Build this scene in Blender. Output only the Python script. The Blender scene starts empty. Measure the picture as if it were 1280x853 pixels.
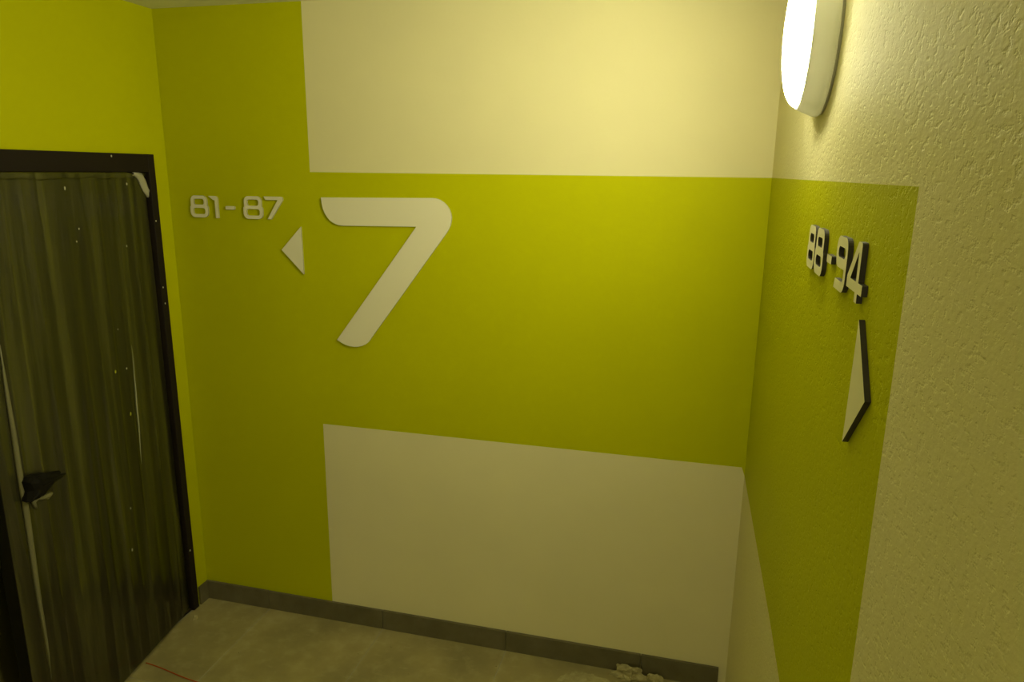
import bpy, bmesh, math, random
from mathutils import Vector, Matrix, noise as mnoise

random.seed(7)
scene = bpy.context.scene
COL = scene.collection
R = math.radians

# ------------------------------------------------------------------ camera
cam_data = bpy.data.cameras.new('camera')
cam = bpy.data.objects.new('camera', cam_data)
COL.objects.link(cam)
cam.location = (2.2004, -2.6627, 2.048)
cam.rotation_euler = (1.3378, -0.0112, 0.2520)
cam_data.sensor_fit = 'HORIZONTAL'
cam_data.sensor_width = 36.0
cam_data.lens = 893.83 * 36.0 / 1280.0
cam_data.clip_start = 0.02
scene.camera = cam

# ------------------------------------------------------------------ world, exposure
world = bpy.data.worlds.new('world')
scene.world = world
world.use_nodes = True
world.node_tree.nodes['Background'].inputs['Color'].default_value = (0.02, 0.02, 0.018, 1)
world.node_tree.nodes['Background'].inputs['Strength'].default_value = 0.5
vs = scene.view_settings
vs.view_transform = 'Standard'
vs.look = 'None'
vs.gamma = 1.0
vs.use_curve_mapping = False
vs.exposure = 0.0
LAMP_STRENGTH = 84.0
LAMP_COLOR = (1.0, 0.955, 0.59)

# ------------------------------------------------------------------ dimensions (metres)
W = 2.4374          # right wall
H = 2.673           # ceiling
YF = -6.2           # wall behind the camera
T = 0.008           # thickness of the number plates


# ------------------------------------------------------------------ helpers
def link(name, me, parent=None):
    o = bpy.data.objects.new(name, me)
    COL.objects.link(o)
    if parent is not None:
        o.parent = parent
    return o


def empty(name, loc, parent=None, rot=(0, 0, 0)):
    o = bpy.data.objects.new(name, None)
    o.empty_display_size = 0.1
    o.location = loc
    o.rotation_euler = rot
    COL.objects.link(o)
    if parent is not None:
        o.parent = parent
    return o


def tag(o, label=None, cat=None, group=None, kind=None):
    if label:
        o['label'] = label
    if cat:
        o['category'] = cat
    if group:
        o['group'] = group
    if kind:
        o['kind'] = kind
    return o


def mesh_pydata(name, verts, faces, mats, idx=None, smooth=False):
    me = bpy.data.meshes.new(name)
    me.from_pydata([tuple(v) for v in verts], [], faces)
    for m in mats:
        me.materials.append(m)
    if idx:
        for p, i in zip(me.polygons, idx):
            p.material_index = i
    if smooth:
        for p in me.polygons:
            p.use_smooth = True
    me.update()
    return me


def box_mesh(name, lo, hi, mat, bevel=0.0, seg=1):
    bm = bmesh.new()
    bmesh.ops.create_cube(bm, size=1.0)
    for v in bm.verts:
        v.co = Vector(((lo[i] + hi[i]) / 2 + v.co[i] * (hi[i] - lo[i]) for i in range(3)))
    if bevel > 0:
        bmesh.ops.bevel(bm, geom=list(bm.edges), offset=bevel, segments=seg, affect='EDGES', profile=0.5)
    me = bpy.data.meshes.new(name)
    bm.to_mesh(me)
    bm.free()
    me.materials.append(mat)
    return me


def lathe_mesh(name, profile, mat, n=72, smooth=True):
    """profile of (radius, axial) revolved about local +Z; the ends are closed when the radius is 0."""
    verts, faces, rings = [], [], []
    for r, a in profile:
        if r < 1e-6:
            rings.append([len(verts)])
            verts.append((0, 0, a))
        else:
            rings.append(list(range(len(verts), len(verts) + n)))
            for k in range(n):
                t = 2 * math.pi * k / n
                verts.append((r * math.cos(t), r * math.sin(t), a))
    for A, B in zip(rings[:-1], rings[1:]):
        for k in range(n):
            k2 = (k + 1) % n
            if len(A) == 1 and len(B) > 1:
                faces.append((A[0], B[k2], B[k]))
            elif len(B) == 1 and len(A) > 1:
                faces.append((A[k], A[k2], B[0]))
            elif len(A) > 1:
                faces.append((A[k], A[k2], B[k2], B[k]))
    me = mesh_pydata(name, verts, faces, [mat], smooth=smooth)
    bm = bmesh.new()
    bm.from_mesh(me)
    bmesh.ops.recalc_face_normals(bm, faces=bm.faces)
    bm.to_mesh(me)
    bm.free()
    return me


def tube_mesh(name, pts, rad, mat, n=8):
    verts, faces = [], []
    pts = [Vector(p) for p in pts]
    rads = rad if isinstance(rad, (list, tuple)) else [rad] * len(pts)
    for i, p in enumerate(pts):
        d = (pts[min(i + 1, len(pts) - 1)] - pts[max(i - 1, 0)]).normalized()
        up = Vector((0, 0, 1)) if abs(d.z) < 0.9 else Vector((1, 0, 0))
        a = d.cross(up).normalized()
        b = a.cross(d).normalized()
        for k in range(n):
            t = 2 * math.pi * k / n
            verts.append(p + (a * math.cos(t) + b * math.sin(t)) * rads[i])
    for i in range(len(pts) - 1):
        for k in range(n):
            k2 = (k + 1) % n
            faces.append((i * n + k, i * n + k2, (i + 1) * n + k2, (i + 1) * n + k))
    faces.append(tuple(range(n))[::-1])
    faces.append(tuple(range((len(pts) - 1) * n, len(pts) * n)))
    return mesh_pydata(name, verts, faces, [mat], smooth=True)


# ------------------------------------------------------------------ materials
class NT:
    def __init__(self, name):
        self.m = bpy.data.materials.new(name)
        self.m.use_nodes = True
        self.t = self.m.node_tree
        self.b = self.t.nodes['Principled BSDF']
        self.out = self.t.nodes['Material Output']

    def n(self, typ, **kw):
        nd = self.t.nodes.new(typ)
        for k, v in kw.items():
            if k in nd.inputs:
                nd.inputs[k].default_value = v
            else:
                setattr(nd, k, v)
        return nd

    def l(self, a, b):
        self.t.links.new(a, b)

    def pos(self, scale=(1, 1, 1)):
        g = self.n('ShaderNodeNewGeometry')
        mp = self.n('ShaderNodeMapping')
        mp.inputs['Scale'].default_value = scale
        self.l(g.outputs['Position'], mp.inputs['Vector'])
        return mp.outputs['Vector']

    def noise(self, vec, scale, detail=4, rough=0.55):
        nd = self.n('ShaderNodeTexNoise')
        nd.inputs['Scale'].default_value = scale
        nd.inputs['Detail'].default_value = detail
        nd.inputs['Roughness'].default_value = rough
        self.l(vec, nd.inputs['Vector'])
        return nd.outputs['Fac']

    def ramp(self, fac, stops):
        r = self.n('ShaderNodeValToRGB')
        el = r.color_ramp.elements
        while len(el) < len(stops):
            el.new(0.5)
        for e, (p, c) in zip(el, stops):
            e.position = p
            e.color = (c, c, c, 1) if isinstance(c, (int, float)) else (*c, 1)
        self.l(fac, r.inputs['Fac'])
        return r.outputs['Color']

    def mix(self, fac, a, b):
        nd = self.n('ShaderNodeMix', data_type='RGBA')
        if isinstance(fac, (int, float)):
            nd.inputs['Factor'].default_value = fac
        else:
            self.l(fac, nd.inputs['Factor'])
        for sock, v in ((nd.inputs[6], a), (nd.inputs[7], b)):
            if isinstance(v, tuple):
                sock.default_value = (*v, 1)
            else:
                self.l(v, sock)
        return nd.outputs[2]

    def math(self, op, a, b):
        nd = self.n('ShaderNodeMath', operation=op)
        for sock, v in zip(nd.inputs, (a, b)):
            if isinstance(v, (int, float)):
                sock.default_value = v
            else:
                self.l(v, sock)
        return nd.outputs[0]

    def bump(self, h, strength, dist):
        b = self.n('ShaderNodeBump')
        b.inputs['Strength'].default_value = strength
        b.inputs['Distance'].default_value = dist
        self.l(h, b.inputs['Height'])
        return b.outputs['Normal']


def plain(name, col, rough=0.6, metal=0.0):
    k = NT(name)
    k.b.inputs['Base Color'].default_value = (*col, 1)
    k.b.inputs['Roughness'].default_value = rough
    k.b.inputs['Metallic'].default_value = metal
    return k.m


CREAM = (0.76, 0.70, 0.425)
GREEN = (0.497, 0.503, 0.0)


def wall_paint(name, col, rough_plaster):
    k = NT(name)
    v = k.pos()
    big = k.noise(v, 2.2, 3)
    fine = k.noise(v, 60, 3)
    var = k.ramp(big, [(0.3, 0.95), (0.7, 1.0)])
    c = k.n('ShaderNodeMix', data_type='RGBA', blend_type='MULTIPLY')
    c.inputs['Factor'].default_value = 1
    c.inputs[6].default_value = (*col, 1)
    k.l(var, c.inputs[7])
    k.l(c.outputs[2], k.b.inputs['Base Color'])
    k.b.inputs['Roughness'].default_value = 0.62
    k.b.inputs['Specular IOR Level'].default_value = 0.08
    if rough_plaster:
        v = k.pos((1, 0.55, 1))
        grain = k.noise(v, 150, 4, 0.6)
        pit = k.ramp(k.noise(v, 115, 3, 0.55), [(0.54, 1.0), (0.68, 0.0)])
        lumps = k.noise(v, 38, 2, 0.5)
        h = k.math('ADD', k.math('ADD', k.math('MULTIPLY', grain, 0.5), k.math('MULTIPLY', pit, 0.42)), k.math('MULTIPLY', lumps, 0.5))
        k.l(k.bump(h, 0.6, 0.0030), k.b.inputs['Normal'])
    else:
        k.l(k.bump(k.math('ADD', fine, k.math('MULTIPLY', big, 2.5)), 0.35, 0.0012), k.b.inputs['Normal'])
    return k.m


M_cream = wall_paint('cream_paint', CREAM, False)
M_green = wall_paint('lime_green_paint', GREEN, False)
M_cream_r = wall_paint('cream_rough_plaster', CREAM, True)
M_green_r = wall_paint('lime_green_rough_plaster', GREEN, True)
M_ceiling = plain('ceiling_paint', (0.80, 0.79, 0.62), 0.7)

M_plate = plain('number_plate_face', (0.80, 0.75, 0.58), 0.5)
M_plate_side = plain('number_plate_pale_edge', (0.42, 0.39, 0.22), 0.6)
M_plate_edge_shade = plain('number_plate_edge_shade', (0.035, 0.028, 0.022), 0.6)  # near-black paints in the shade on plate sides along the right wall


def floor_tile_mat():
    k = NT('dusty_floor_tile')
    v = k.pos()
    a = k.noise(v, 3.5, 6, 0.62)
    b = k.noise(v, 14, 4, 0.6)
    streak = k.noise(k.pos((3, 12, 3)), 3, 4, 0.6)
    base = k.ramp(a, [(0.30, (0.235, 0.200, 0.092)), (0.55, (0.33, 0.28, 0.125)), (0.75, (0.42, 0.36, 0.17))])
    dust = k.mix(k.ramp(b, [(0.52, 0.0), (0.75, 0.45)]), base, (0.42, 0.37, 0.20))
    dust = k.mix(k.ramp(streak, [(0.60, 0.0), (0.72, 0.4)]), dust, (0.44, 0.39, 0.22))
    sep = k.n('ShaderNodeSeparateXYZ')
    k.l(v, sep.inputs[0])
    fx = k.math('FRACT', k.math('DIVIDE', k.math('SUBTRACT', sep.outputs[0], 0.345 - 0.291), 0.583), 0.0)
    near = k.math('ABSOLUTE', k.math('SUBTRACT', fx, 0.5), 0.0)
    line = k.math('MULTIPLY', k.ramp(near, [(0.004, 0.30), (0.034, 0.0)]), k.ramp(b, [(0.35, 0.2), (0.6, 1.0)]))
    dust = k.mix(line, dust, (0.48, 0.43, 0.24))
    k.l(dust, k.b.inputs['Base Color'])
    k.b.inputs['Roughness'].default_value = 0.55
    k.l(k.bump(b, 0.2, 0.002), k.b.inputs['Normal'])
    return k.m


M_tile = floor_tile_mat()
M_grout = plain('dusty_grout', (0.33, 0.31, 0.235), 0.9)


def skirting_mat():
    k = NT('grey_skirting_tile')
    v = k.pos()
    a = k.noise(v, 9, 5, 0.6)
    k.l(k.ramp(a, [(0.3, (0.105, 0.090, 0.045)), (0.7, (0.155, 0.133, 0.075))]), k.b.inputs['Base Color'])
    k.b.inputs['Roughness'].default_value = 0.6
    return k.m


M_skirt = skirting_mat()


def rubble_mat():
    k = NT('plaster_rubble')
    a = k.noise(k.pos(), 40, 4, 0.6)
    k.l(k.ramp(a, [(0.3, (0.30, 0.26, 0.12)), (0.7, (0.46, 0.41, 0.22))]), k.b.inputs['Base Color'])
    k.b.inputs['Roughness'].default_value = 0.9
    return k.m


M_rubble = rubble_mat()


def leaf_mat():
    k = NT('dark_wood_door')
    v = k.pos((9, 9, 0.7))
    a = k.noise(v, 4.0, 6, 0.65)
    b = k.noise(k.pos((40, 40, 1.2)), 2.0, 4, 0.6)
    base = k.ramp(a, [(0.3, (0.013, 0.011, 0.003)), (0.55, (0.024, 0.020, 0.005)), (0.8, (0.046, 0.040, 0.011))])
    k.l(k.mix(k.ramp(b, [(0.55, 0.0), (0.72, 0.5)]), base, (0.075, 0.066, 0.022)), k.b.inputs['Base Color'])
    k.b.inputs['Roughness'].default_value = 0.5
    return k.m


M_leaf = leaf_mat()
M_frame = plain('dark_brown_door_frame', (0.018, 0.013, 0.009), 0.55)
M_frame.node_tree.nodes['Principled BSDF'].inputs['Specular IOR Level'].default_value = 0.12
M_leaf_edge = plain('black_leaf_edge', (0.006, 0.005, 0.004), 0.7)
M_leaf_edge.node_tree.nodes['Principled BSDF'].inputs['Specular IOR Level'].default_value = 0.1
M_black = plain('doorway_darkness_black', (0.006, 0.006, 0.006), 0.8)  # black that stands for the darkness inside the doorway


def film_mat():
    """Thin clear plastic wrap: mostly see-through, glossy, milky where it is dusty and folded."""
    k = NT('protective_plastic_film')
    t = k.t
    tr = k.n('ShaderNodeBsdfTransparent')
    gl = k.n('ShaderNodeBsdfGlossy')
    gl.inputs['Roughness'].default_value = 0.17
    gl.inputs['Color'].default_value = (0.9, 0.9, 0.88, 1)
    df = k.n('ShaderNodeBsdfDiffuse')
    df.inputs['Color'].default_value = (0.33, 0.315, 0.10, 1)
    wr = k.noise(k.pos((9, 9, 0.4)), 2.2, 4, 0.5)
    wr2 = k.noise(k.pos((34, 34, 0.6)), 1.5, 2, 0.5)
    dusty = k.math('ADD', k.ramp(wr, [(0.45, 0.01), (0.75, 0.19)]), k.ramp(wr2, [(0.55, 0.0), (0.75, 0.12)]))
    nrm = k.bump(k.math('ADD', wr, k.math('MULTIPLY', wr2, 0.5)), 0.5, 0.006)
    k.l(nrm, gl.inputs['Normal'])
    fr = k.n('ShaderNodeFresnel')
    fr.inputs['IOR'].default_value = 1.42
    k.l(nrm, fr.inputs['Normal'])
    m1 = k.n('ShaderNodeMixShader')
    k.l(dusty, m1.inputs['Fac'])
    k.l(tr.outputs[0], m1.inputs[1])
    k.l(df.outputs[0], m1.inputs[2])
    m2 = k.n('ShaderNodeMixShader')
    k.l(k.math('MULTIPLY', fr.outputs[0], 1.3), m2.inputs['Fac'])
    k.l(m1.outputs[0], m2.inputs[1])
    k.l(gl.outputs[0], m2.inputs[2])
    k.l(m2.outputs[0], k.out.inputs['Surface'])
    return k.m


M_film = film_mat()
M_tape = plain('milky_folded_film', (0.40, 0.38, 0.28), 0.35)
M_jamb = plain('light_brown_jamb', (0.17, 0.15, 0.055), 0.6)  # lighter brown than the hinge-side jamb and lintel
M_crease = plain('milky_film_crease', (0.17, 0.16, 0.085), 0.35)
M_glint = plain('painted_film_glint', (0.34, 0.33, 0.22), 0.2)  # pale colour painted as the highlight along the thin fold
M_handle = plain('dark_handle_metal', (0.010, 0.009, 0.008), 0.35, 0.3)
M_wrap = plain('black_handle_wrap', (0.008, 0.007, 0.005), 0.6)
for _m in (M_wrap, M_handle):
    _m.node_tree.nodes['Principled BSDF'].inputs['Specular IOR Level'].default_value = 0.1
M_speck = plain('dried_paint_speck', (0.55, 0.52, 0.36), 0.7)
M_speck_g = plain('dried_green_paint_speck', (0.42, 0.42, 0.03), 0.7)
M_cord = plain('red_cord', (0.42, 0.06, 0.008), 0.8)

_k = NT('white_lamp_housing')            # thin white plastic that lets some of the light through
_df = _k.n('ShaderNodeBsdfDiffuse')
_df.inputs['Color'].default_value = (0.72, 0.71, 0.64, 1)
_tl = _k.n('ShaderNodeBsdfTranslucent')
_tl.inputs['Color'].default_value = (0.72, 0.71, 0.62, 1)
_mx = _k.n('ShaderNodeMixShader')
_mx.inputs['Fac'].default_value = 0.12
_k.l(_df.outputs[0], _mx.inputs[1])
_k.l(_tl.outputs[0], _mx.inputs[2])
_k.l(_mx.outputs[0], _k.out.inputs['Surface'])
M_house = _k.m
M_glow = bpy.data.materials.new('glowing_lamp_diffuser')
M_glow.use_nodes = True
_t = M_glow.node_tree
_t.nodes.remove(_t.nodes['Principled BSDF'])
_e = _t.nodes.new('ShaderNodeEmission')
_e.inputs['Color'].default_value = (*LAMP_COLOR, 1)
_e.inputs['Strength'].default_value = LAMP_STRENGTH
_t.links.new(_e.outputs[0], _t.nodes['Material Output'].inputs['Surface'])

# ------------------------------------------------------------------ room shell
XA = 0.6745                      # edge of the painted green column
Z1, Z2 = 2.0365, 0.9640          # top and bottom edge of the painted green band
TH = 0.12


def slab_wall(name, front, idx, mats, depth_dir, back_mat):
    """front: polygons on the room side; a closed box behind them gives the wall its thickness."""
    verts, faces, mi = [], [], []
    for poly, m in zip(front, idx):
        s = len(verts)
        verts += [Vector(p) for p in poly]
        faces.append(tuple(range(s, s + len(poly))))
        mi.append(m)
    lo = Vector((min(v[i] for v in verts) for i in range(3)))
    hi = Vector((max(v[i] for v in verts) for i in range(3)))
    d = Vector(depth_dir)
    ax = [i for i in range(3) if abs(d[i]) > 0][0]
    oth = [i for i in range(3) if i != ax]
    c = []
    for a, b in ((0, 0), (1, 0), (1, 1), (0, 1)):
        p = Vector((0, 0, 0))
        p[ax] = lo[ax]
        p[oth[0]] = (lo, hi)[a][oth[0]]
        p[oth[1]] = (lo, hi)[b][oth[1]]
        c.append(p)
    s = len(verts)
    verts += c + [p + d for p in c]
    for k in range(4):
        k2 = (k + 1) % 4
        faces.append((s + k, s + k2, s + 4 + k2, s + 4 + k))
        mi.append(back_mat)
    faces.append((s + 4, s + 5, s + 6, s + 7))
    mi.append(back_mat)
    me = mesh_pydata(name, verts, faces, mats, mi)
    o = link(name, me)
    return tag(o, kind='structure')


# back wall: green column and band, cream fields above and below
bw = [
    [(0, 0, 0), (XA, 0, 0), (XA, 0, Z2), (XA, 0, Z1), (XA, 0, H), (0, 0, H)],
    [(XA, 0, Z1), (W, 0, Z1), (W, 0, H), (XA, 0, H)],
    [(XA, 0, Z2), (W - 0.012, 0, Z2 + 0.003), (W, 0, 0.935), (W, 0, Z1), (XA, 0, Z1)],
    [(XA, 0, 0), (W, 0, 0), (W, 0, 0.935), (W - 0.012, 0, Z2 + 0.003), (XA, 0, Z2)],
]
o = slab_wall('wall_back', bw, [1, 0, 1, 0], [M_cream, M_green], (0, TH, 0), 0)
tag(o, 'smooth back wall painted lime green with cream fields above and below')

# right wall: rough plaster, green block carrying on from the back wall's band
YG = -1.7575
ZL0, ZL1 = 0.935, 0.995
rw = [
    [(W, 0, Z1), (W, YG, Z1), (W, YG, H), (W, 0, H)],
    [(W, 0, ZL0), (W, -1.0, ZL1 - 0.008), (W, YG, ZL1), (W, YG, Z1), (W, 0, Z1)],
    [(W, 0, 0), (W, YG, 0), (W, YG, ZL1), (W, -1.0, ZL1 - 0.008), (W, 0, ZL0)],
    [(W, YG, 0), (W, YF, 0), (W, YF, H), (W, YG, H), (W, YG, Z1), (W, YG, ZL1)],
]
o = slab_wall('wall_right', rw, [0, 1, 0, 0], [M_cream_r, M_green_r], (TH, 0, 0), 0)
tag(o, 'rough plastered cream wall with a lime green block, carrying the round lamp')

# left wall: green, with the door opening cut out
D0, D1, DZ = -0.100, -1.050, 2.06          # rough opening
lw = [
    [(0, 0, 0), (0, 0, H), (0, D0, H), (0, D0, DZ), (0, D0, 0)],
    [(0, D0, DZ), (0, D0, H), (0, D1, H), (0, D1, DZ)],
    [(0, D1, 0), (0, D1, DZ), (0, D1, H), (0, YF, H), (0, YF, 0)],
]
verts, faces = [], []
for poly in lw:
    s = len(verts)
    verts += poly
    faces.append(tuple(range(s, s + len(poly))))
for (ya, za), (yb, zb) in (((D0, 0), (D0, DZ)), ((D0, DZ), (D1, DZ)), ((D1, DZ), (D1, 0))):
    s = len(verts)
    verts += [(0, ya, za), (0, yb, zb), (-0.2, yb, zb), (-0.2, ya, za)]
    faces.append((s, s + 1, s + 2, s + 3))
s = len(verts)                             # dark room side behind the opening
verts += [(-0.2, 0, 0), (-0.2, 0, H), (-0.2, YF, H), (-0.2, YF, 0)]
faces.append((s, s + 1, s + 2, s + 3))
o = link('wall_left', mesh_pydata('wall_left', verts, faces, [M_green]))
tag(o, 'lime green side wall around the dark door', kind='structure')

o = link('wall_front', box_mesh('wall_front', (-0.2, YF - TH, 0), (W + TH, YF, H), M_cream))
tag(o, 'plain cream wall closing the landing', kind='structure')
o = link('ceiling', box_mesh('ceiling', (-0.2, YF - TH, H), (W + TH, TH, H + 0.15), M_ceiling))
tag(o, 'plain pale ceiling', kind='structure')

floor = link('floor', box_mesh('floor', (-0.2, YF - TH, -0.15), (W + TH, TH, -0.0015), M_grout))
tag(floor, 'dusty grey tiled floor', kind='structure')
JX = [0.0, 0.345, 0.930, 1.512, 2.094, W]
JY = [0.0]
while JY[-1] > YF:
    JY.append(max(JY[-1] - 0.582, YF))
cache = {}
for i in range(len(JX) - 1):
    for j in range(len(JY) - 1):
        sx, sy = JX[i + 1] - JX[i] - 0.003, JY[j] - JY[j + 1] - 0.003
        if sy < 0.05:
            continue
        key = (round(sx, 3), round(sy, 3))
        if key not in cache:
            cache[key] = box_mesh('floor_tile', (-sx / 2, -sy / 2, -0.0085), (sx / 2, sy / 2, 0), M_tile, 0.0008)
        t = link('floor_tile', cache[key], floor)
        t.location = ((JX[i] + JX[i + 1]) / 2, (JY[j] + JY[j + 1]) / 2, random.uniform(-0.0004, 0.0))

# skirting of cut floor tiles
bb = empty('baseboard_back', (0, 0, 0))
tag(bb, 'low grey tile skirting along the back wall', kind='structure')
BH = 0.0935
XE = W - 0.030
JB = [0.0, 0.345, 0.930, 1.512, 2.094, XE]
for a, b in zip(JB[:-1], JB[1:]):
    hh = BH + random.uniform(-0.0008, 0.0008)
    link('skirting_tile', box_mesh('skirting_tile', (a + 0.0012, -0.012, 0.0), (b - 0.0012, -0.0002, hh), M_skirt, 0.0009), bb)
bl = link('baseboard_left', box_mesh('baseboard_left', (0.0002, -0.068, 0.0), (0.012, -0.0125, BH - 0.002), M_skirt, 0.0009))
tag(bl, 'short grey skirting stub between the door frame and the corner', kind='structure')

# ------------------------------------------------------------------ door
door = empty('door_1', (0, -0.56, 0))
tag(door, 'dark brown door wrapped in wrinkled plastic film, standing slightly ajar', kind='structure')
DO = Vector((0, -0.56, 0))


def dpart(name, me, parent=door):
    o = link(name, me, parent)
    return o


def shift(me, d):
    me.transform(Matrix.Translation(d))
    return me


FX = 0.012                                  # frame face stands a little proud of the wall
FO, FI = -0.0830, -0.1190                    # hinge-side jamb, outer and inner edge
FL, FLO = -0.972, -1.085                    # lock-side jamb, inner and outer edge
FT, FTI = 2.100, 2.028
dpart('door_jamb', shift(box_mesh('door_jamb', (-0.10, FI, 0), (FX, FO, FT), M_frame, 0.002), -DO))
dpart('door_jamb', shift(box_mesh('door_jamb', (-0.10, FLO, 0), (FX, FL, FT), M_jamb, 0.002), -DO))
dpart('door_lintel', shift(box_mesh('door_lintel', (-0.10, FL, FTI), (FX, FI, FT), M_frame, 0.002), -DO))
dpart('threshold', shift(box_mesh('threshold', (-0.10, FL, 0.0), (-0.002, FI, 0.012), M_frame, 0.002), -DO))
dpart('doorway_dark_panel', shift(box_mesh('doorway_dark_panel', (-0.199, FL, 0.0), (-0.17, FI, FTI), M_black), -DO))  # black panel in place of the unlit space beyond the door

# leaf in its own frame: hinge edge at the origin, leaf runs along local -Y, face towards local +X
LW, LH, LT = 0.936, 2.020, 0.045
ANG = R(9.0)
leaf_loc = Vector((-0.012, -0.122, 0.006)) - Vector((math.cos(ANG), math.sin(ANG), 0)) * (LT - 0.006)
leaf = dpart('door_leaf', box_mesh('door_leaf', (-0.006, -LW, 0), (LT - 0.006, 0, LH), M_leaf, 0.0025, 2))
leaf.data.materials.append(M_leaf_edge)
for _p in leaf.data.polygons:
    if abs(_p.normal.x) < 0.5:
        _p.material_index = 1
leaf.location = leaf_loc - DO
leaf.rotation_euler = (0, 0, ANG)
FACE = LT - 0.006

# lock side jamb film strip
def film_sheet(name, y0, y1, z0, z1, base_x, amp, ny, nz, seed):
    verts, faces = [], []
    for j in range(nz + 1):
        z = z0 + (z1 - z0) * j / nz
        for i in range(ny + 1):
            y = y0 + (y1 - y0) * i / ny
            f = mnoise.noise(Vector((y * 13 + seed, z * 0.55 + y * 0.8, seed * 1.7)))
            g = mnoise.noise(Vector((y * 34 - seed, z * 1.3, 5.2 + seed)))
            ridge = (1 - abs(f)) ** 6
            e = min(1.0, min(i, ny - i) / 2.0)
            h = 0.0012 + amp * e * (0.75 * ridge + 0.28 * (g + 1) * 0.5)
            verts.append((base_x + h, y, z))
    for j in range(nz):
        for i in range(ny):
            a = j * (ny + 1) + i
            faces.append((a, a + 1, a + ny + 2, a + ny + 1))
    return mesh_pydata(name, verts, faces, [M_film], smooth=True)


film = link('protective_film', film_sheet('protective_film', -LW + 0.001, -0.002, 0.004, LH - 0.002, FACE, 0.0075, 150, 90, 3.1), leaf)
film['label'] = 'clear wrinkled plastic film'
jf = dpart('protective_film', shift(film_sheet('jamb_film', FLO + 0.002, FL - 0.001, 0.01, FT - 0.02, FX, 0.006, 16, 80, 8.4), -DO))

# long raised folds in the film; the thin one is coloured as a glint
def fold(y, z0, z1, lean, rad, seed):
    pts, rr = [], []
    n = 26
    for i in range(n + 1):
        t = i / n
        z = z0 + (z1 - z0) * t
        yy = y + lean * t + 0.004 * mnoise.noise(Vector((t * 5, seed, 0)))
        pts.append((FACE + 0.0035, yy, z))
        rr.append(rad * math.sin(math.pi * min(max(t, 0.02), 0.98)) ** 0.6)
    return tube_mesh('film_fold', pts, rr, M_crease if rad > 0.005 else M_glint, 8)


for y, z0, z1, lean, rad, sd in ((-0.862, 0.30, 1.50, 0.006, 0.0105, 1), (-0.236, 0.84, 1.34, 0.024, 0.0042, 2)):
    o = link('film_fold', fold(y, z0, z1, lean, rad, sd), leaf)

# milky strip of bunched film along the top edge and the folded tail at the hinge corner
verts, faces = [], []
n = 60
for i in range(n + 1):
    t = i / n
    y = -LW + 0.004 + (LW - 0.008) * t
    drop = 0.016 + 0.022 * abs(mnoise.noise(Vector((y * 9, 2.0, 0)))) + 0.012 * abs(mnoise.noise(Vector((y * 31, 4.0, 0))))
    verts += [(FACE - 0.002, y, LH + 0.002), (FACE + 0.006, y, LH + 0.001), (FACE + 0.0095 + 0.002 * mnoise.noise(Vector((y * 40, 0, 1))), y, LH - drop * 0.5), (FACE + 0.0075, y, LH - drop), (FACE + 0.001, y, LH - drop)]
for i in range(n):
    for k in range(4):
        a = i * 5 + k
        faces.append((a, a + 1, a + 6, a + 5))
o = link('film_hem', mesh_pydata('film_hem', verts, faces, [M_film], smooth=True), leaf)


def blob_strip(name, pts, wid, thick, mat):
    """a padded ribbon through pts (local y, z) lying on the leaf face"""
    verts, faces = [], []
    m = len(pts)
    for i, (y, z) in enumerate(pts):
        a = Vector(pts[min(i + 1, m - 1)]) - Vector(pts[max(i - 1, 0)])
        a.normalize()
        nn = Vector((-a.y, a.x))
        w = wid[i]
        for s in (-1, -0.6, 0, 0.6, 1):
            hgt = thick * (1 - s * s) * (0.7 + 0.5 * mnoise.noise(Vector((i * 0.9, s * 2, 3)))) + 0.0005
            verts.append((FACE + 0.006 + hgt, y + nn.x * w * s, z + nn.y * w * s))
    for i in range(m - 1):
        for k in range(4):
            q = i * 5 + k
            faces.append((q, q + 1, q + 6, q + 5))
    bm = bmesh.new()
    me = mesh_pydata(name, verts, faces, [mat], smooth=True)
    bm.from_mesh(me)
    ext = bmesh.ops.extrude_face_region(bm, geom=list(bm.faces))
    for g in ext['geom']:
        if isinstance(g, bmesh.types.BMVert):
            g.co.x -= 0.0045
    bmesh.ops.recalc_face_normals(bm, faces=bm.faces)
    bm.to_mesh(me)
    bm.free()
    return me


o = link('film_tail', blob_strip('film_tail', [(-0.085, LH - 0.004), (-0.060, LH - 0.008), (-0.038, LH - 0.016), (-0.022, LH - 0.040), (-0.008, LH - 0.066), (0.010, LH - 0.088), (0.022, LH - 0.094)],
                                 [0.006, 0.012, 0.019, 0.021, 0.019, 0.016, 0.007], 0.012, M_tape), leaf)
o['label'] = 'milky folded tail of the film'

# dried paint and plaster specks on the leaf
bm = bmesh.new()
for y, z, s in ((-0.484, 1.968, .004), (-0.135, 1.977, .0045), (-0.439, 1.825, .0025), (-0.459, 1.782, .0025), (-0.179, 1.738, .003), (-0.267, 1.261, .0035),
                (-0.345, 0.693, .003), (-0.366, 0.519, .004), (-0.292, 1.426, .002)):
    mtx = Matrix.Translation((FACE + 0.0085, y, z)) @ Matrix.Diagonal((0.0015, s, s * random.uniform(1, 2), 1))
    bmesh.ops.create_icosphere(bm, subdivisions=1, radius=1.0, matrix=mtx)
me = bpy.data.meshes.new('paint_specks')
bm.to_mesh(me)
bm.free()
me.materials.append(M_speck)
o = link('paint_specks', me, leaf)
o['kind'] = 'stuff'
bm = bmesh.new()
for y, z, s in ((-0.336, 1.267, .005), (-0.275, 1.073, .0055)):
    mtx = Matrix.Translation((FACE + 0.0085, y, z)) @ Matrix.Diagonal((0.0015, s, s * 1.6, 1))
    bmesh.ops.create_icosphere(bm, subdivisions=1, radius=1.0, matrix=mtx)
me = bpy.data.meshes.new('green_paint_specks')
bm.to_mesh(me)
bm.free()
me.materials.append(M_speck_g)
o = link('green_paint_specks', me, leaf)
o['kind'] = 'stuff'
bm = bmesh.new()
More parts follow.
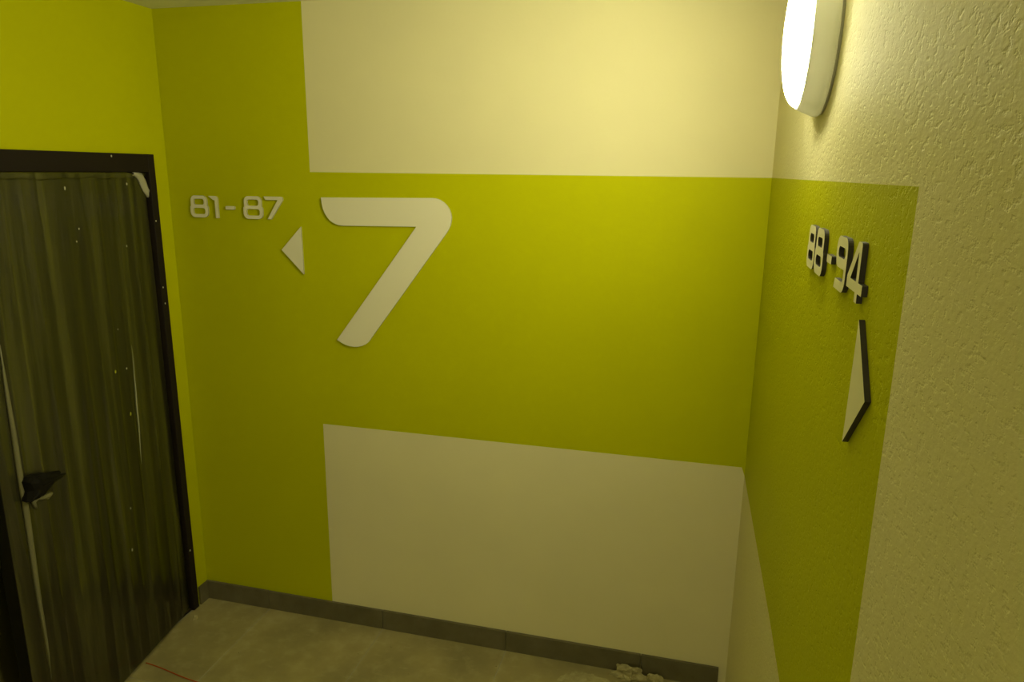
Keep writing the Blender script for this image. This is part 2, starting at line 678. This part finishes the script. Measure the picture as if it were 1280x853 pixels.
for y, z, s in ((-0.110, 1.83, .0035), (-0.108, 1.55, .0035), (-0.105, 1.48, .0035), (-0.108, 0.31, .0045), (-0.31, 2.088, .004)):
    mtx = Matrix.Translation(Vector((FX, y, z)) - DO) @ Matrix.Diagonal((0.0015, s, s * 1.2, 1))
    bmesh.ops.create_icosphere(bm, subdivisions=1, radius=1.0, matrix=mtx)
me = bpy.data.meshes.new('frame_paint_specks')
bm.to_mesh(me)
bm.free()
me.materials.append(M_speck)
o = dpart('paint_specks', me)
o['kind'] = 'stuff'

# lever handle wrapped in torn black film
HY, HZ = -0.828, 1.018
rose = lathe_mesh('handle_rose', [(0, 0.0), (0.026, 0.0), (0.026, 0.007), (0.023, 0.010), (0.011, 0.011), (0.010, 0.042), (0, 0.042)], M_handle, 32)
o = link('handle_rose', rose, leaf)
o.location = (FACE, HY, HZ)
o.rotation_euler = (0, R(90), 0)
pts = [(FACE + 0.040, HY - 0.012, HZ), (FACE + 0.046, HY + 0.01, HZ), (FACE + 0.047, HY + 0.05, HZ - 0.002), (FACE + 0.045, HY + 0.09, HZ - 0.008), (FACE + 0.040, HY + 0.118, HZ - 0.012)]
o = link('handle_lever', tube_mesh('handle_lever', pts, [0.010, 0.011, 0.0095, 0.008, 0.005], M_handle, 12), leaf)
prof = [(-0.055, 0.028), (-0.040, 0.044), (-0.012, 0.040), (0.020, 0.036), (0.060, 0.018), (0.112, 0.002), (0.085, -0.018), (0.055, -0.028), (0.010, -0.046), (-0.030, -0.050), (-0.064, -0.046), (-0.048, -0.010)]
verts, faces = [], []
m = len(prof)
for ring, (sc, xo) in enumerate(((0.92, 0.008), (1.0, 0.030), (0.90, 0.052), (0.55, 0.064))):
    for i, (a, b) in enumerate(prof):
        q = 0.004 * mnoise.noise(Vector((i * 0.8, ring * 1.3, 9)))
        verts.append((FACE + xo * 0.85 + q * 1.5, HY + 0.010 + a * sc * 0.9 + q, HZ + b * sc * 0.92 + q))
for ring in range(3):
    for i in range(m):
        i2 = (i + 1) % m
        faces.append((ring * m + i, ring * m + i2, (ring + 1) * m + i2, (ring + 1) * m + i))
faces.append(tuple(range(3 * m, 4 * m)))
o = link('handle_wrap', mesh_pydata('handle_wrap', verts, faces, [M_wrap]), leaf)
o['label'] = 'torn black wrap bunched around the lever handle'
o = link('torn_film_edge', blob_strip('torn_film_edge', [(-0.815, 0.926), (-0.822, 0.952), (-0.800, 0.957), (-0.782, 0.947), (-0.756, 0.942), (-0.738, 0.945)],
                                      [0.004, 0.009, 0.008, 0.006, 0.011, 0.005], 0.007, M_crease), leaf)

# ------------------------------------------------------------------ wall lamp
LYC, LZC, LR = -0.970, 2.335, 0.165
M_back = plain('lamp_back_plate', (0.5, 0.49, 0.42), 0.6)
dome = []
for i in range(0, 13):
    a = (math.pi / 2) * i / 12
    dome.append(((LR - 0.0170) * math.cos(a) ** 0.75 if i < 12 else 0.0, 0.050 + 0.036 * math.sin(a)))
dome = [(0.0, 0.016), (LR - 0.022, 0.016), (LR - 0.020, 0.046)] + dome


def wall_lamp(loc, rot, label):
    lamp = empty('wall_lamp', loc, rot=rot)
    tag(lamp, label, 'lamp')
    link('back_plate', lathe_mesh('back_plate', [(0, 0.0), (LR - 0.002, 0.0), (LR - 0.002, 0.0065), (0, 0.0065)], M_back, 64), lamp)
    link('housing', lathe_mesh('housing', [(LR - 0.006, 0.004), (LR + 0.001, 0.006), (LR + 0.003, 0.010), (LR + 0.001, 0.018), (LR - 0.011, 0.046), (LR - 0.013, 0.050), (LR - 0.016, 0.051), (LR - 0.019, 0.046), (LR - 0.0095, 0.012), (LR - 0.006, 0.004)], M_house, 96), lamp)
    link('diffuser', lathe_mesh('diffuser', dome, M_glow, 96), lamp)


wall_lamp((W, LYC, LZC), (0, R(-90), 0), 'round white bulkhead lamp, lit, on the rough plaster wall above 88-94')
wall_lamp((1.10, YF, 1.85), (R(-90), 0, 0), 'round white bulkhead lamp, lit, added unseen behind the camera as fill')  # second lamp added out of view to give fill light


# ------------------------------------------------------------------ raised digits and arrows
def rounded(points, radii):
    """polygon with rounded corners"""
    out = []
    n = len(points)
    for i, p in enumerate(points):
        r = radii[i] if isinstance(radii, (list, tuple)) else radii
        P = Vector(p)
        if r <= 0:
            out.append(P)
            continue
        A = Vector(points[i - 1]) - P
        B = Vector(points[(i + 1) % n]) - P
        ang = A.angle(B)
        d = min(r / math.tan(ang / 2), A.length * 0.49, B.length * 0.49)
        rr = d * math.tan(ang / 2)
        A.normalize()
        B.normalize()
        s, e = P + A * d, P + B * d
        C = P + (A + B).normalized() * (rr / math.sin(ang / 2))
        v0, v1 = s - C, e - C
        sweep = v0.angle_signed(v1)
        for k in range(7):
            t = -sweep * k / 6
            out.append(C + Vector((v0.x * math.cos(t) - v0.y * math.sin(t), v0.x * math.sin(t) + v0.y * math.cos(t))))
    return out


def plate_mesh(name, loops, thick):
    cu = bpy.data.curves.new(name, 'CURVE')
    cu.dimensions = '2D'
    cu.fill_mode = 'BOTH'
    cu.extrude = thick / 2
    for lp in loops:
        sp = cu.splines.new('POLY')
        sp.points.add(len(lp) - 1)
        for q, p in zip(sp.points, lp):
            q.co = (p[0], p[1], 0, 1)
        sp.use_cyclic_u = True
    tmp = bpy.data.objects.new('tmp', cu)
    COL.objects.link(tmp)
    dg = bpy.context.evaluated_depsgraph_get()
    me = bpy.data.meshes.new_from_object(tmp.evaluated_get(dg))
    bpy.data.objects.remove(tmp)
    bpy.data.curves.remove(cu)
    me.name = name
    me.materials.clear()
    me.materials.append(M_plate)
    me.materials.append(M_plate_edge_shade)
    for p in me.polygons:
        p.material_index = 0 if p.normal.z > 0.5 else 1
        p.use_smooth = False
    return me


def glyph(ch, w, h, s):
    if ch == '8':
        i = 0.05 * w
        m = h * 0.51
        return [rounded([(0, 0), (w, 0), (w, m - .02 * h), (w - i, m + .02 * h), (w - i, h), (i, h), (i, m + .02 * h), (0, m - .02 * h)],
                        [.24 * h, .24 * h, .1 * h, .1 * h, .22 * h, .22 * h, .1 * h, .1 * h]),
                rounded([(s, s), (w - s, s), (w - s, m - s / 2), (s, m - s / 2)], .11 * h),
                rounded([(i + s, m + s / 2), (w - i - s, m + s / 2), (w - i - s, h - s), (i + s, h - s)], .10 * h)]
    if ch == '1':
        return [rounded([(0, h), (w, h), (w, 0), (w - s, 0), (w - s, h - 1.25 * s), (w - 1.6 * s, h - 1.15 * s)], [0, .12 * h, 0, 0, .03 * h, .05 * h])]
    if ch == '7':
        return [rounded([(0, h), (w, h), (w, h - s * 1.1), (.34 * w, 0), (.14 * w, 0), (.74 * w, h - s), (.08 * w, h - s)], [0, .12 * h, .06 * h, 0, 0, 0, .05 * h])]
    if ch == '-':
        return [rounded([(0, 0), (w, 0), (w, h), (0, h)], .2 * h)]
    if ch == '9':
        m = .42 * h
        return [rounded([(0, h), (0, m), (w - s, m), (w - s, s), (.10 * w, s), (.02 * w, 0), (w, 0), (w, h)],
                        [.24 * h, .22 * h, 0, .12 * h, 0, 0, .28 * h, .24 * h]),
                rounded([(s, m + s), (w - s, m + s), (w - s, h - s), (s, h - s)], .11 * h)]
    if ch == '4':
        a, b = .60 * w, .60 * w + s
        return [rounded([(.52 * w, h), (b, h), (b, .34 * h), (w, .34 * h), (w, .34 * h - s * .95), (b, .34 * h - s * .95), (b, 0), (a, 0), (a, .34 * h - s * .95), (0, .34 * h - s * .95), (0, .36 * h)],
                        [.04 * h, .06 * h, 0, 0, 0, 0, 0, 0, 0, .03 * h, .03 * h]),
                rounded([(a, .34 * h), (a, .84 * h), (.22 * w, .34 * h)], .01 * h)]


ROT_BACK = Matrix(((1, 0, 0), (0, 0, -1), (0, 1, 0))).to_4x4()        # x right, y up, front to -Y
ROT_RIGHT = Matrix(((0, 0, -1), (-1, 0, 0), (0, 1, 0))).to_4x4()      # x towards -Y, y up, front to -X


def plate(name, loops, where, origin, label, cat, group=None, thick=T):
    me = plate_mesh(name, loops, thick)
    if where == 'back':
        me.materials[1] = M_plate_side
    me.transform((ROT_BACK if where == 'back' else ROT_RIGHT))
    o = link(name, me)
    o.location = origin
    return tag(o, label, cat, group)


yb = -T / 2 - 0.0004
gb = 'raised digits of 81-87 on the green wall'
S1 = 0.0135
for ch, x, z, w, h, lb in (
        ('8', 0.105, 1.843, 0.086, 0.091, 'small off-white digit 8 that opens the number 81-87'),
        ('1', 0.197, 1.842, 0.043, 0.091, 'small off-white digit 1 in the number 81-87'),
        ('-', 0.277, 1.879, 0.043, 0.014, 'small off-white dash between 81 and 87'),
        ('8', 0.362, 1.843, 0.090, 0.093, 'small off-white digit 8 after the dash of 81-87'),
        ('7', 0.461, 1.844, 0.086, 0.092, 'small off-white digit 7 that ends the number 81-87')):
    nm = {'8': 'digit_eight', '1': 'digit_one', '-': 'number_dash', '7': 'digit_seven'}[ch]
    plate(nm, glyph(ch, w, h, S1), 'back', (x, yb, z), lb, 'dash' if ch == '-' else 'digit', gb)

A = [(0.624, 1.817), (0.529, 1.719), (0.626, 1.621)]
plate('direction_arrow', [[(x - 0.56, z - 1.62) for x, z in A]], 'back', (0.56, yb, 1.62), 'off-white triangular arrow pointing at the door, under 81-87', 'arrow')

SEV = [(0.722, 1.937), (1.199, 1.944), (1.2165, 1.9425), (1.231, 1.938), (1.246, 1.929), (1.259, 1.917), (1.269, 1.903), (1.275, 1.887), (1.2775, 1.872), (1.276, 1.857),
       (1.273, 1.842), (1.266, 1.827), (1.258, 1.814), (1.247, 1.799), (0.921, 1.367), (0.915, 1.358), (0.907, 1.349), (0.894, 1.339), (0.879, 1.332), (0.861, 1.327), (0.843, 1.325),
       (0.823, 1.3265), (0.803, 1.331), (0.784, 1.339), (0.765, 1.350), (1.131, 1.832), (0.818, 1.827), (0.808, 1.8275), (0.795, 1.829), (0.782, 1.833), (0.769, 1.839),
       (0.757, 1.847), (0.746, 1.859), (0.736, 1.874), (0.729, 1.891), (0.725, 1.909)]
plate('floor_number_seven', [[(x - 0.84, z - 1.325) for x, z in SEV]], 'back', (0.84, yb, 1.325), 'large off-white floor number 7 on the lime green band', 'number')

xr = W - T / 2 - 0.0004
gr = 'raised digits of 88-94 on the rough wall'
S2 = 0.0165
for ch, y, z, w, h, lb in (
        ('8', -1.040, 1.862, 0.094, 0.086, 'edge-shaded off-white first 8 of the number 88-94'),
        ('8', -1.143, 1.862, 0.096, 0.087, 'edge-shaded off-white second 8 of 88-94, right before its dash'),
        ('-', -1.281, 1.897, 0.046, 0.014, 'edge-shaded off-white dash between 88 and 94'),
        ('9', -1.368, 1.865, 0.090, 0.087, 'edge-shaded off-white digit 9 of the number 88-94'),
        ('4', -1.474, 1.868, 0.108, 0.087, 'edge-shaded off-white digit 4 that ends the number 88-94')):
    nm = {'8': 'digit_eight', '9': 'digit_nine', '-': 'number_dash', '4': 'digit_four'}[ch]
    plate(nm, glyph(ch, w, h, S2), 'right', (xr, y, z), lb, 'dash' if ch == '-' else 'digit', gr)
A = [(1.588, 1.851), (1.578, 1.665), (1.678, 1.758)]
plate('direction_arrow', [[(y - 1.60, z - 1.665) for y, z in A]], 'right', (xr, -1.60, 1.665), 'edge-shaded off-white triangular arrow on the rough wall under 88-94', 'arrow')


# ------------------------------------------------------------------ things on the floor
def lump_mesh(name, sx, sy, sz, seed, mat, sub=3, rough=0.5):
    bm = bmesh.new()
    bmesh.ops.create_icosphere(bm, subdivisions=sub, radius=1.0)
    for v in bm.verts:
        d = v.co.normalized()
        f = 1 + rough * mnoise.noise(d * 1.4 + Vector((seed, 0, 0))) + rough * 0.5 * mnoise.noise(d * 4 + Vector((0, seed, 0)))
        v.co = Vector((d.x * sx * f, d.y * sy * f, d.z * sz * f))
        if v.co.z < -0.3 * sz:
            v.co.z = -0.3 * sz
    zmin = min(v.co.z for v in bm.verts)
    for v in bm.verts:
        v.co.z -= zmin
    me = bpy.data.meshes.new(name)
    bm.to_mesh(me)
    bm.free()
    me.materials.append(mat)
    return me


o = link('plaster_lump', lump_mesh('plaster_lump', 0.062, 0.022, 0.045, 2.3, M_rubble, 4, 0.7))
o.location = (2.045, -0.042, 0.0)
tag(o, 'crumbly lump of fallen plaster heaped against the grey skirting', 'rubble')
o = link('plaster_lump', lump_mesh('plaster_lump', 0.034, 0.020, 0.024, 5.1, M_rubble, 3, 0.7))
o.location = (2.150, -0.040, 0.0)
tag(o, 'low plaster lump beside the bigger heap at the skirting', 'rubble')
o = link('plaster_smear', lump_mesh('plaster_smear', 0.085, 0.045, 0.006, 4.4, M_rubble, 4, 0.6))
o.location = (1.875, -0.110, 0.0)
tag(o, 'flat pale smear of spilled plaster on the tiles in front of the heap', 'plaster')
o = link('plaster_chip', lump_mesh('plaster_chip', 0.010, 0.014, 0.016, 1.1, M_rubble, 2, 0.6))
o.location = (0.058, -0.175, 0.0)
tag(o, 'pale plaster chip on the floor by the door hinge', 'rubble')

crumbs = [(0.30, -0.24), (0.55, -0.13), (0.62, -0.40), (0.75, -0.28), (0.90, -0.20), (1.02, -0.12), (1.16, -0.26), (1.30, -0.15), (0.40, -0.33), (0.18, -0.30), (1.50, -0.12), (0.24, -0.16)]
base = [lump_mesh('plaster_crumb', 0.0038, 0.003, 0.0028, 10 + i, M_rubble, 1, 0.5) for i in range(3)]
for i, (x, y) in enumerate(crumbs):
    o = link('plaster_crumb', base[i % 3])
    o.location = (x, y, 0)
    o.rotation_euler = (0, 0, i * 1.3)
    s = random.uniform(0.7, 1.3)
    o.scale = (s, s, s)
    tag(o, 'tiny pale crumb of plaster scattered on the dusty tiles', 'crumb', 'plaster crumbs on the floor')

pts = []
for i in range(25):
    t = i / 24
    pts.append((0.062 + 0.42 * t, -0.492 - 0.065 * t + 0.002 * math.sin(t * 9), 0.0024))
o = link('red_cord', tube_mesh('red_cord', pts, 0.0023, M_cord, 6))
tag(o, 'thin red cord lying on the floor from under the door', 'cord')
